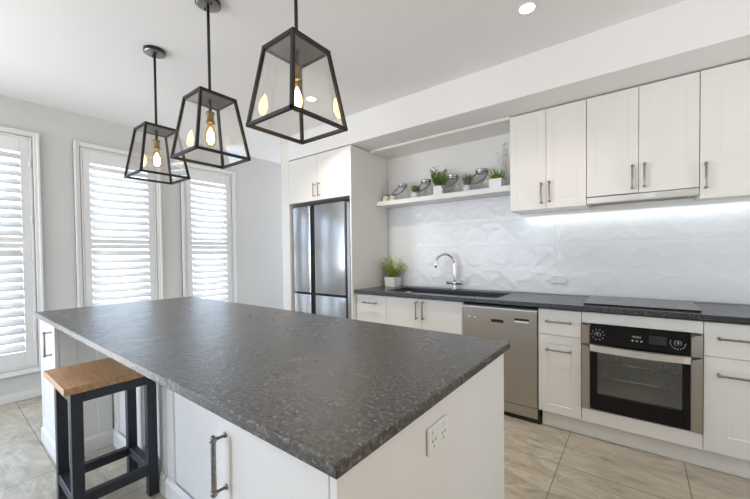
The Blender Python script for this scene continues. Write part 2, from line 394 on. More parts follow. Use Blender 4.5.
# windows with plantation shutters
def frame_yz(bm, x0, x1, y0, y1, z0, z1, wd, bev=.002):
    box(bm, x0, x1, y0, y0 + wd, z0, z1, bev); box(bm, x0, x1, y1 - wd, y1, z0, z1, bev)
    box(bm, x0, x1, y0 + wd, y1 - wd, z1 - wd, z1, bev); box(bm, x0, x1, y0 + wd, y1 - wd, z0, z0 + wd, bev)
TILT = math.radians(-47)
def louvers(bm, y0, y1, z0, z1, n, xc):
    p = (z1 - z0) / n
    for i in range(n):
        zc = z0 + p * (i + .5); a, b = .0435, .0055
        prof = []
        for k in range(12):
            th = 2 * PI * k / 12; e = a * math.cos(th); f = b * math.sin(th)
            prof.append((e * math.cos(TILT) - f * math.sin(TILT), e * math.sin(TILT) + f * math.cos(TILT)))
        A = [bm.verts.new((xc + px, y0, zc + pz)) for px, pz in prof]; C = [bm.verts.new((xc + px, y1, zc + pz)) for px, pz in prof]
        for k in range(12): bm.faces.new((A[k], A[(k + 1) % 12], C[(k + 1) % 12], C[k])).smooth = True
        bm.faces.new(A[::-1]); bm.faces.new(C)
wlab = ['white plantation shutter at the left edge of the photo, beside the stool', 'white plantation shutter in the middle, behind the black lantern farthest from the camera', 'white plantation shutter nearest the fridge, on the window wall']
for i, (a, b) in enumerate(WIN):
    bm = B(); frame_yz(bm, XW - .139, XW - .09, a + ins, b - ins, WZ0 + ins, WZ1 - ins, .03)
    box(bm, XW - .135, XW - .10, a + ins + .03, b - ins - .03, 1.39, 1.43, .002)
    wn = struct('window_%d' % (i + 1), bm, M['trimw'])
    bm = B(); box(bm, XW - .119, XW - .115, a + ins + .03, b - ins - .03, WZ0 + ins + .03, WZ1 - ins - .03); obj('pane', bm, M['pane'], wn)
    t = thing('plantation_shutter', wlab[i], 'shutter', (XW, (a + b) / 2, WZ0), None)
    bm = B()
    frame_yz(bm, XW + .001, XW + .022, a, b, WZ0, WZ1, .042, .004)
    frame_yz(bm, XW + .001, XW + .032, a, b, WZ0, WZ1, .018, .004)
    frame_yz(bm, XW - .045, XW + .012, a + ins + .001, b - ins - .001, WZ0 + ins + .001, WZ1 - ins - .001, .014, .002)
    obj('outer_frame', bm, M['shutter'], t)
    s0, s1 = a + .068, b - .068; zb, zt = WZ0 + .068, WZ1 - .068; x0, x1 = XW - .020, XW + .010; sw = .056
    bm = B()
    box(bm, x0, x1, s0, s0 + sw, zb, zt, .003); box(bm, x0, x1, s1 - sw, s1, zb, zt, .003)
    box(bm, x0, x1, s0 + sw, s1 - sw, 2.215, zt, .003); box(bm, x0, x1, s0 + sw, s1 - sw, zb, .43, .003); box(bm, x0, x1, s0 + sw, s1 - sw, 1.41, 1.455, .003); box(bm, x0, x1, s0 + sw, s1 - sw, 1.356, 1.399, .003)
    pn = obj('shutter_panel', bm, M['shutter'], t)
    bm = B(); louvers(bm, s0 + sw + .002, s1 - sw - .002, 1.457, 2.213, 10, XW - .005); obj('louvers', bm, M['shutter'], pn)
    bm = B(); louvers(bm, s0 + sw + .002, s1 - sw - .002, .432, 1.354, 12, XW - .005); obj('louvers', bm, M['shutter'], pn)
    for hz in (.55, 1.62, 2.12):
        bm = B(); box(bm, XW + .010, XW + .016, s1 - .004, s1 + .014, hz - .035, hz + .035, .002); tube(bm, [(XW + .017, s1 + .005, hz - .035), (XW + .017, s1 + .005, hz + .035)], .004, 8)
        obj('hinge', bm, M['shutter'], t)

# ------------------------------------------------------------------ wall run: base cabinets
YC, ZB0, ZB1 = -.586, .119, .862
def unit(name, label, x0, x1, z0=ZB0, z1=ZB1, yb=-.003, yf=-.565):
    t = thing(name, label, 'cabinet', ((x0 + x1) / 2, (yf + yb) / 2, z0))
    return t
t = unit('base_cabinet', 'narrow white base cabinet with drawers, beside the fridge end panel', .003, .383)
carcass(t, .004, .382, -.5655, -.004, ZB0, ZB1)
door(t, .003, .384, .49, ZB1, YC, .193, .784, 'x', name='drawer', shk=False)
door(t, .003, .384, ZB0 + .002, .49, YC, .193, .40, 'x', name='drawer', shk=False)
t = unit('base_cabinet', 'white double door base cabinet under the dark sink', .385, 1.17)
bm = B(); box(bm, .386, 1.169, -.5655, -.545, ZB0, ZB1); box(bm, .386, 1.169, -.545, -.004, ZB0, .60); obj('carcass', bm, M['cab'], t)
door(t, .385, .775, ZB0 + .002, ZB1, YC, .735, .757, shk=False); door(t, .775, 1.171, ZB0 + .002, ZB1, YC, .803, .760, shk=False)
t = unit('base_cabinet', 'slim white cabinet with drawer between dishwasher and oven', 1.753, 2.026)
carcass(t, 1.754, 2.025, -.5655, -.004, ZB0, ZB1)
door(t, 1.753, 2.0265, .680, ZB1, YC, 1.888, .779, 'x', name='drawer', shk=False)
door(t, 1.753, 2.0265, ZB0 + .002, .680, YC, 1.888, .578, 'x')
t = unit('base_cabinet', 'white base cabinet with drawer and door, right of the oven', 2.632, 3.08)
carcass(t, 2.634, 3.079, -.5655, -.004, ZB0, ZB1)
door(t, 2.632, 3.08, .666, ZB1, YC, 2.86, .775, 'x', name='drawer', shk=False, hl=.35)
door(t, 2.632, 3.08, ZB0 + .002, .666, YC, 2.86, .570, 'x', st=.10, hl=.35)
t = unit('oven_cabinet', 'white oven housing with filler panels above and below the oven', 2.027, 2.632)
bm = B(); box(bm, 2.0285, 2.040, -.5655, -.004, ZB0, ZB1); box(bm, 2.620, 2.6315, -.5655, -.004, ZB0, ZB1); box(bm, 2.040, 2.620, -.5655, -.004, ZB0, ZB0 + .016); box(bm, 2.040, 2.620, -.5655, -.50, .80, ZB1); obj('carcass', bm, M['cab'], t)
bm = B(); slab_front(bm, 2.0285, 2.6305, .790, ZB1, YC); obj('filler_panel', bm, M['cab'], t)
bm = B(); slab_front(bm, 2.0285, 2.6305, ZB0, .212, YC); obj('filler_panel', bm, M['cab'], t)
bm = B(); box(bm, .004, 1.172, -.537, -.52, 0.0005, .1175, .001); box(bm, 1.7705, 3.079, -.537, -.52, 0.0005, .1175, .001)
tag(obj('kickboard', bm, M['cab']), 'white kickboard along the floor under the base cabinets', 'kickboard')

# benchtop with sink cut-out
SX0, SX1, SY0, SY1 = .33, 1.43, -.515, -.115
bm = B(); z0, z1 = .8745, .905; y0, y1 = -.617, -.015
for a, b, c, d in ((.003, SX0, y0, y1), (SX1, 3.10, y0, y1), (SX0, SX1, y0, SY0), (SX0, SX1, SY1, y1)): box(bm, a, b, c, d, z0, z1)
bmesh.ops.remove_doubles(bm, verts=bm.verts[:], dist=1e-5)
t_ = obj('kitchen_benchtop', bm, M['granite_black']); tag(t_, 'long dark granite benchtop running along the tiled back wall', 'benchtop')
t = thing('kitchen_sink', 'long dark undermount sink set into the wall benchtop', 'sink', (.75, -.315, .66))
bm = B(); a, b, c, d = SX0 + .001, SX1 - .001, SY0 + .001, SY1 - .001; th = .008; xm = 1.160
box(bm, a, xm, c, d, .66, .668); box(bm, a, a + th, c, d, .668, .893); box(bm, xm - th, xm, c, d, .668, .872); box(bm, a + th, xm - th, c, c + th, .668, .893); box(bm, a + th, xm - th, d - th, d, .668, .893)
obj('bowl', bm, M['sink'], t)
bm = B(); box(bm, xm, b, c, d, .8635, .870); box(bm, b - th, b, c, d, .870, .893); box(bm, xm, b - th, c, c + th, .870, .893); box(bm, xm, b - th, d - th, d, .870, .893)
for k in range(9): box(bm, xm + .02, b - .03, c + .05 + k * .035, c + .056 + k * .035, .870, .874, .001)
obj('drainer', bm, M['sink'], t)
bm = B(); lathe(bm, [(.0, .669), (.04, .669), (.045, .671), (.045, .6685)], (.9, -.3, 0), 20); obj('drain', bm, M['chrome'], t)
# mixer tap
TX, TY = .862, -.066
t = thing('kitchen_tap', 'chrome gooseneck mixer tap behind the sink', 'tap', (TX, TY, .9055))
bm = B(); lathe(bm, [(.027, .9055), (.027, .912), (.022, .916), (.019, .935), (.019, .965)], (TX, TY, 0), 20); obj('base', bm, M['chrome'], t)
dv = Vector((-.80, -.60, 0)); pts = [Vector((TX, TY, z)) for z in (.96, 1.0, 1.05, 1.12, 1.165)]; Rg = .095
for k in range(1, 15):
    th = PI * k / 14 * 1.06; pts.append(Vector((TX, TY, 1.165)) + dv * (Rg - Rg * math.cos(th)) + Vector((0, 0, Rg * math.sin(th))))
pts.append(pts[-1] + Vector((.0, 0, -.02)) + dv * -.003)
bm = B(); tube(bm, pts, .0125, 14); obj('spout', bm, M['chrome'], t)
bm = B(); tube(bm, [(TX - .085, TY, .972), (TX + .085, TY, .972)], .017, 14); obj('cross_body', bm, M['chrome'], t)
bm = B(); tube(bm, [(TX + .075, TY, .972), (TX + .080, TY - .004, 1.0), (TX + .066, TY - .01, 1.05)], [.008, .006, .005], 10)
obj('lever', bm, M['chrome'], t)

# cooktop
t = thing('cooktop', 'flat black ceramic cooktop set on the benchtop above the oven', 'cooktop', (2.33, -.27, .9055))
bm = B(); box(bm, 2.031, 2.63, -.535, -.035, .9108, .916, .0015); obj('glass_plate', bm, M['cooktop_glass'], t)
bm = B(); box(bm, 2.034, 2.627, -.532, -.038, .9056, .9106); obj('base_frame', bm, M['black'], t)
for cx, cy, r in ((2.18, -.17, .075), (2.18, -.39, .095), (2.46, -.17, .095), (2.46, -.39, .075)):
    bm = B(); lathe(bm, [(r - .002, .9161), (r - .002, .9163), (r, .9163), (r, .9161)], (cx, cy, 0), 40, cap=False); obj('zone_ring', bm, M['grey_metal'], t)

# dishwasher
t = thing('dishwasher', 'stainless steel dishwasher under the wall benchtop', 'dishwasher', (1.462, -.3, .0005))
bm = B(); box(bm, 1.178, 1.746, -.56, -.03, .03, .855); obj('tub_body', bm, M['black'], t)
bm = B(); box(bm, 1.176, 1.748, -.598, -.562, .128, .829, .004, 2); dr = obj('door', bm, M['steel'], t)
bm = B(); box(bm, 1.176, 1.748, -.603, -.562, .830, .846, .003); obj('lit_top_edge', bm, M['band_steel'], t)  # lighter steel puts the reflection on the door's upper edge into its colour
bm = B(); box(bm, 1.178, 1.760, -.560, -.548, .03, .118, .001); box(bm, 1.172, 1.765, -.558, -.549, .0006, .026); obj('plinth_seal', bm, M['black'], t)
bm = B(); box(bm, 1.180, 1.745, -.566, -.5605, .034, .112, .001); obj('plinth', bm, M['steel'], t)
for x in (1.237, 1.283):
    bm = B(); lathe(bm, [(.0, .008), (.008, .008), (.010, .006), (.010, 0)], (x, -.598, .752), 16, '-y'); obj('button', bm, M['chrome'], dr)
bm = B(); box(bm, 1.413, 1.508, -.5992, -.5975, .728, .752, .0005); obj('handle_recess', bm, M['black'], dr)
bm = B(); box(bm, 1.410, 1.511, -.601, -.5975, .752, .757, .0008); obj('handle_lip', bm, M['steel'], dr)
bm = B(); box(bm, 1.588, 1.694, -.5995, -.5975, .742, .775, .0008); obj('display', bm, M['display'], dr)
bm = B(); box(bm, 1.590, 1.692, -.6006, -.5996, .744, .757, .0003); obj('display_strip', bm, M['white_plastic'], dr)

# ------------------------------------------------------------------ oven
t = thing('wall_oven', 'built-in black glass and steel oven under the cooktop', 'oven', (2.33, -.3, .213))
OX0, OX1, OZ0, OZ1 = 2.031, 2.628, .2145, .787; OM = .64
WX0, WX1, WZa, WZb = 2.118, 2.541, .325, .600
bm = B()   # hollow cavity
box(bm, 2.045, 2.615, -.10, -.08, .22, .78); box(bm, 2.045, 2.085, -.561, -.10, .22, .78); box(bm, 2.575, 2.615, -.561, -.10, .22, .78)
box(bm, 2.085, 2.575, -.561, -.10, .22, .28); box(bm, 2.085, 2.575, -.561, -.10, .63, .78); obj('oven_body', bm, M['oven_cavity'], t)
for zz in (.42, .525):
    bm = B(); tube(bm, [(2.087, -.52, zz), (2.573, -.52, zz)], .0035, 8); tube(bm, [(2.087, -.16, zz), (2.573, -.16, zz)], .0035, 8)
    for k in range(15): tube(bm, [(2.10 + k * .033, -.52, zz), (2.10 + k * .033, -.16, zz)], .002, 6)
    obj('rack', bm, M['chrome'], t)
bm = B(); box(bm, 2.078, 2.576, -.600, -.563, .655, OZ1, .001); cp = obj('control_panel', bm, M['black_glass'], t)
bm = B(); y0, y1 = -.598, -.564
box(bm, 2.078, WX0, y0, y1, .222, .650, .001); box(bm, WX1, 2.576, y0, y1, .222, .650, .001); box(bm, WX0, WX1, y0, y1, .222, WZa, .001); box(bm, WX0, WX1, y0, y1, WZb, .650, .001)
dr = obj('door', bm, M['black_glass'], t)
bm = B(); box(bm, WX0, WX1, -.5955, -.590, WZa, WZb); obj('window_glass', bm, M['oven_window'], dr)
def side_trim(xa, xb, z0, z1, right):
    """bevelled steel side piece; the inner edge is set back and its top slopes"""
    bm = B(); yo, yi = -.606, -.590
    xo, xi = (xb, xa) if right else (xa, xb)
    zt_o, zt_i = z1, z1 - .022
    f = [bm.verts.new(p) for p in ((xo, yo, z0), (xi, yi, z0), (xi, yi, zt_i), (xo, yo, zt_o))]
    g_ = [bm.verts.new((v.co.x, -.566, v.co.z)) for v in f]
    bm.faces.new(f); bm.faces.new(g_[::-1])
    for k in range(4): bm.faces.new((f[k], f[(k + 1) % 4], g_[(k + 1) % 4], g_[k]))
    return bm
for right, xa, xb in ((False, OX0, 2.077), (True, 2.577, OX1)):
    obj('side_trim', side_trim(xa, xb, .654, OZ1, right), M['steel'], cp)
    bm = side_trim(xa, xb, .2165, .650, right); obj('side_trim', bm, M['steel'], dr)
bm = B(); n = 16; prev = None   # curved steel handle band
for k in range(n + 1):
    s = k / n; x = 2.078 + .498 * s; bow = .030 * math.sin(PI * s) ** .7 + .012; zc = .632
    q = [bm.verts.new((x, -.598 - bow, zc - .021)), bm.verts.new((x, -.598 - bow, zc + .019)), bm.verts.new((x, -.598 - bow + .012, zc + .024)), bm.verts.new((x, -.598 - bow + .012, zc - .021))]
    if prev:
        for j in range(4): bm.faces.new((prev[j], prev[(j + 1) % 4], q[(j + 1) % 4], q[j]))
    else: bm.faces.new(q)
    prev = q
bm.faces.new(prev[::-1])
for x in (2.082, 2.572): box(bm, x - .004, x + .004, -.605, -.597, .613, .652)
hd = obj('handle', bm, M['band_steel'], dr)
bm = B(); xx = 2.300
for wv, hv in ((.005, .009), (.004, .006), (.004, .006), (.005, .009), (.004, .006), (.002, .009), (.004, .006), (.005, .006)):
    box(bm, xx, xx + .0015, -.6416, -.6402, .629, .629 + hv); box(bm, xx, xx + wv, -.6416, -.6402, .629 + hv * .45, .629 + hv * .6); xx += wv + .003
obj('badge_marks', bm, M['socket_dark'], hd)
for kx, n0, n1 in ((2.122, 0, 360), (2.520, 160, 380)):
    bm = B(); lathe(bm, [(0, .024), (.012, .024), (.0145, .020), (.016, .002), (.019, 0)], (kx, -.600, .722), 20, '-y'); kb = obj('knob', bm, M['black'], cp)
    bm = B(); box(bm, kx - .0015, kx + .0015, -.6252, -.6238, .722, .734); obj('pointer', bm, M['print_white'], kb)
    bm = B(); lathe(bm, [(.0165, .004), (.0175, .004), (.0175, .003), (.0165, .003)], (kx, -.600, .722), 24, '-y'); obj('knob_ring', bm, M['chrome'], kb)
    bm = B()
    for k in range(10):
        a = math.radians(n0 + (n1 - n0) * k / 10); lathe(bm, [(0, .0008), (.0026, .0008), (.0026, -.0005)], (kx + .034 * math.cos(a), -.600, .722 + .034 * math.sin(a)), 8, '-y')
    obj('dial_marks', bm, M['print_white'], cp)
bm = B(); box(bm, 2.300, 2.352, -.6008, -.5995, .724, .742); obj('clock_display', bm, M['display'], cp)
bm = B()
for k in range(6): box(bm, 2.305 + k * .0075, 2.309 + k * .0075, -.6014, -.6007, .728, .738)
obj('clock_digits', bm, M['socket_dark'], cp)
for k in range(3):
    bm = B(); lathe(bm, [(0, .004), (.0045, .004), (.005, 0)], (2.305 + k * .022, -.600, .708), 12, '-y'); obj('button', bm, M['chrome'], cp)
bm = B(); box(bm, 2.385, 2.470, -.6008, -.5995, .700, .752); obj('timer_window', bm, M['display'], cp)

# ------------------------------------------------------------------ fridge and its surround
bm = B(); box(bm, -.018, -.0005, -.6415, -.001, .0005, 2.3805, .001)
tag(obj('end_panel', bm, M['cab']), 'tall white side panel between the fridge and the wall benchtop', 'panel')
t = thing('overhead_cabinet', 'white two door cabinet above the fridge', 'cabinet', (-.5, -.32, 1.875))
carcass(t, -.9875, -.0195, -.620, -.002, 1.875, 2.379)
door(t, -.988, -.4995, 1.872, 2.379, -.6415, -.535, 1.985, shk=False, hl=.15); door(t, -.4995, -.0185, 1.872, 2.379, -.6415, -.462, 1.987, shk=False, hl=.15)
t = thing('fridge', 'stainless steel four door fridge under the white overhead cabinet', 'fridge', (-.51, -.3, .0005))
bm = B(); box(bm, -.965, -.055, -.545, -.03, .03, 1.825, .004); obj('fridge_body', bm, M['fridge_side'], t)
bm = B(); box(bm, -.940, -.08, -.52, -.06, .0006, .03); obj('plinth', bm, M['black'], t)
def fdoor(x0, x1, z0, z1, name):
    bm = B(); box(bm, x0, x1, -.622, -.550, z0, z1, .010, 3); return obj(name, bm, M['fridge_steel'], t, True)
fdoor(-.955, -.672, .835, 1.83, 'door'); d2 = fdoor(-.580, -.115, .835, 1.83, 'door')
fdoor(-.955, -.672, .06, .815, 'door'); fdoor(-.580, -.115, .06, .815, 'door')
for z0, z1 in ((.835, 1.83), (.06, .815)):
    bm = B(); box(bm, -.672, -.652, -.622, -.56, z0, z1, .006, 2); obj('door_grip', bm, M['chrome'], t)
bm = B(); box(bm, -.651, -.581, -.585, -.546, .06, 1.83); obj('centre_seal', bm, M['black'], t)
bm = B(); box(bm, -.955, -.115, -.58, -.546, .8155, .8345); obj('door_gap_seal', bm, M['black'], t)
bm = B(); box(bm, -.108, -.060, -.600, -.546, .06, 1.82, .004); obj('side_trim', bm, M['fridge_steel'], t)
bm = B()
for k in range(7): box(bm, -.200 + k * .008, -.195 + k * .008, -.6228, -.6215, .853, .861)
obj('badge_marks', bm, M['socket_dark'], d2)

# ------------------------------------------------------------------ wall cabinets, hood, light strip, shelf
YU, ZU0, ZU1 = -.341, 1.606, 2.378
t = thing('wall_cabinet', 'white two door wall cabinet beside the open shelf niche', 'cabinet', (1.758, -.17, ZU0))
carcass(t, 1.4865, 2.0295, -.3205, -.001, ZU0, ZU1)
door(t, 1.486, 1.760, ZU0, ZU1, YU, 1.729, 1.727, rec=.0018); door(t, 1.760, 2.030, ZU0, ZU1, YU, 1.786, 1.733, rec=.0018)
t = thing('wall_cabinet', 'white two door wall cabinet above the rangehood', 'cabinet', (2.334, -.17, 1.665))
carcass(t, 2.0315, 2.6365, -.3205, -.001, 1.668, ZU1)
door(t, 2.031, 2.334, 1.664, ZU1, YU, 2.300, 1.770, rec=.0018); door(t, 2.334, 2.637, 1.662, ZU1, YU, 2.365, 1.774, rec=.0018)
t = thing('wall_cabinet', 'white single door wall cabinet at the right edge of the photo', 'cabinet', (2.86, -.17, ZU0))
carcass(t, 2.6385, 3.079, -.3205, -.001, ZU0, ZU1)
door(t, 2.638, 3.08, ZU0 - .018, ZU1, YU, 2.664, 1.728, st=.095, rec=.0018)
t = thing('rangehood', 'slimline stainless rangehood under the middle wall cabinet', 'rangehood', (2.334, -.17, 1.61))
bm = B(); box(bm, 2.033, 2.635, -.318, -.02, 1.634, 1.660, .001); obj('hood_body', bm, M['white_plastic'], t)
bm = B(); box(bm, 2.032, 2.636, -.345, -.3195, 1.616, 1.658, .002); fr_ = obj('front_strip', bm, M['band_steel'], t)
bm = B(); box(bm, 2.385, 2.425, -.3475, -.3445, 1.622, 1.652, .001); obj('switch_plate', bm, M['white_plastic'], fr_)
bm = B()
for k in range(9): box(bm, 2.06, 2.60, -.30 + k * .028, -.285 + k * .028, 1.630, 1.6345)
obj('filter', bm, M['steel'], t)
t = thing('light_strip', 'lit white light strip under the wall cabinets', 'light', (2.2, -.06, 1.59))
bm = B(); box(bm, 1.52, 2.030, -.075, -.045, 1.5955, 1.6055); box(bm, 2.030, 2.64, -.075, -.045, 1.5955, 1.6285); box(bm, 2.64, 2.95, -.075, -.045, 1.5955, 1.6055); box(bm, 1.52, 2.95, -.080, -.0752, 1.580, 1.6055); obj('housing', bm, M['white_plastic'], t)
bm = B(); box(bm, 1.53, 2.94, -.070, -.050, 1.592, 1.5954); obj('diffuser', bm, M['led'], t)
area('under_cabinet_glow', (2.235, -.06, 1.590), (0, 0, 0), 1.41, .02, LED_W, (.93, 1., .98))
bm = B(); box(bm, .0035, 1.4845, -.232, -.0015, 1.799, 1.848, .002)
tag(obj('wall_shelf', bm, M['shutter']), 'white floating shelf holding jars and pot plants in the niche', 'shelf')

# power outlets
def outlet_geo(t, c, nrm, wd=.115, ht=.073):
    """double outlet facing -Y, turned to face nrm"""
    Rm = Matrix.Identity(4) if nrm == '-y' else Matrix.Rotation(PI / 2, 4, 'Z')
    Mx = Matrix.Translation(c) @ Rm
    def fin(bm, n_, m_, p): bmesh.ops.transform(bm, matrix=Mx, verts=bm.verts[:]); return obj(n_, bm, M[m_], p)
    bm = B(); box(bm, -wd / 2, wd / 2, -.008, 0, -ht / 2, ht / 2, .004, 2); pl = fin(bm, 'cover_plate', 'white_plastic', t)
    for s in (-1, 1):
        bm = B(); x = s * wd * .24
        for dx, a in ((-.008, .5), (.008, -.5)): bar(bm, (x + dx - .003 * a, -.0085, -.006), (x + dx + .003 * a, -.0085, .002), .0024, .002)
        box(bm, x - .0012, x + .0012, -.0092, -.0078, -.022, -.014); fin(bm, 'socket_slots', 'socket_dark', pl)
        bm = B(); box(bm, x - .006 + s * .006, x + .006 + s * .006, -.011, -.0075, .014, .028, .0015); fin(bm, 'switch', 'white_plastic', pl)
t = thing('power_outlet', 'white double power outlet on the tiled wall above the benchtop', 'outlet', (1.792, -.0145, 1.0)); outlet_geo(t, (1.792, -.0145, 1.038), '-y')
t = thing('power_outlet', 'white double power outlet on the island end panel', 'outlet', (1.8805, -2.392, .725)); outlet_geo(t, (1.8805, -2.392, .762), '+x')

# ------------------------------------------------------------------ island
IX0, IX1, IY0, IY1 = -.991, 1.904, -2.808, -1.779
bm = B(); box(bm, IX0, IX1, IY0, IY1, .8655, .895, .002)
tag(obj('island_benchtop', bm, M['granite']), 'large dark leathered granite top of the kitchen island', 'benchtop')
bm = B(); box(bm, 1.860, 1.880, -2.783, -1.79, .0005, .865, .001)
tag(obj('end_panel', bm, M['island']), 'white end panel of the island carrying a power outlet', 'panel')
IF = -2.783   # front of the end cabinets
def skirt(bm, pts, n_out):
    """skirting board along a straight run with a chamfered top"""
    p0, p1 = Vector(pts[0]), Vector(pts[1]); n_ = Vector(n_out); pr = [(0, .0006), (.014, .0006), (.014, .085), (.006, .100), (0, .104)]
    A = [bm.verts.new(p0 + n_ * a + Vector((0, 0, z))) for a, z in pr]; C = [bm.verts.new(p1 + n_ * a + Vector((0, 0, z))) for a, z in pr]
    for k in range(5): bm.faces.new((A[k], A[(k + 1) % 5], C[(k + 1) % 5], C[k]))
    bm.faces.new(A[::-1]); bm.faces.new(C)
t = thing('island_cabinet', 'white cabinet closing the far left end of the island, beside the stool', 'cabinet', (-.75, -2.3, 0))
XA, XB = -.970, -.520
bm = B(); box(bm, XA, XB - .020, IF + .021, -1.80, .0005, .865); obj('carcass', bm, M['island'], t)
door(t, XA, XB, .106, .863, IF, -.606, .730, m='island', st=.065, hl=.16)
bm = B(); Mx = Matrix.Translation((XB, 0, 0)) @ Matrix.Rotation(PI / 2, 4, 'Z')   # panelled inner side facing +X
shaker(bm, -2.760, -2.505, .0006, .864, 0, t=.019, st=.075, Mx=Mx); obj('side_panel', bm, M['island'], t)
bm = B(); skirt(bm, ((XB + .0005, IF - .0, 0), (XB + .0005, -2.4995, 0)), (1, 0, 0)); skirt(bm, ((XA - .014, IF + .0195, 0), (XB + .0145, IF + .0195, 0)), (0, -1.9, 0)); skirt(bm, ((XA - .0005, IF + .005, 0), (XA - .0005, -1.82, 0)), (-1, 0, 0)); obj('skirting', bm, M['island'], t)
t = thing('island_cabinet', 'white island cabinet with long handle, at the near right end', 'cabinet', (1.65, -2.3, 0))
XA2 = 1.437
bm = B(); box(bm, XA2, 1.8595, IF + .021, -1.80, .10, .865); box(bm, XA2, 1.8595, IF + .06, -1.80, .0005, .10); obj('carcass', bm, M['island'], t)
door(t, XA2, 1.8595, .106, .863, IF, 1.479, .737, m='island', hl=.155)
t = thing('island_back_panel', 'white panelled island back behind the stool, under the overhang', 'panel', (.45, -2.2, 0))
bm = B(); box(bm, XB + .001, XA2 - .001, -2.478, -1.80, .0005, .864); obj('carcass', bm, M['island'], t)
for xa, xb in ((XB + .002, .332), (.340, XA2 - .002)):
    xm = (xa + xb) / 2
    bm = B(); shaker(bm, xa, xb, .0006, .864, -2.499, t=.020, st=.085, rec=.008); obj('back_panel', bm, M['island'], t)
bm = B(); skirt(bm, ((XB + .016, -2.4995, 0), (.331, -2.4995, 0)), (0, -1, 0)); skirt(bm, ((.341, -2.4995, 0), (XA2 - .002, -2.4995, 0)), (0, -1, 0)); obj('skirting', bm, M['island'], t)

# stool
t = thing('bar_stool', 'dark framed bar stool with oak seat tucked under the island', 'stool', (.075, -2.69, 0))
SXa, SXb, SYa, SYb, SZ = -.142, .297, -2.887, -2.505, .68
bm = B(); box(bm, SXa, SXb, SYa, SYb, SZ - .032, SZ, .003, 2); obj('seat', bm, M['oak'], t)
LW = .044
xs = (-.065 + LW / 2, .279 - LW / 2); ys = (-2.862 + LW / 2, -2.5185 - LW / 2)
for x in xs:
    for y in ys:
        bm = B(); box(bm, x - LW / 2, x + LW / 2, y - LW / 2, y + LW / 2, .0005, SZ - .0325, .002); obj('leg', bm, M['stool_paint'], t)
for z0, z1, nm in ((SZ - .083, SZ - .0328, 'top_rail'), (.115, .162, 'footrest')):
    for x in xs:
        bm = B(); box(bm, x - LW / 2 + .003, x + LW / 2 - .003, ys[0] + LW / 2, ys[1] - LW / 2, z0, z1, .002); obj(nm, bm, M['stool_paint'], t)
    for y in ys:
        bm = B(); box(bm, xs[0] + LW / 2, xs[1] - LW / 2, y - LW / 2 + .003, y + LW / 2 - .003, z0, z1, .002); obj(nm, bm, M['stool_paint'], t)

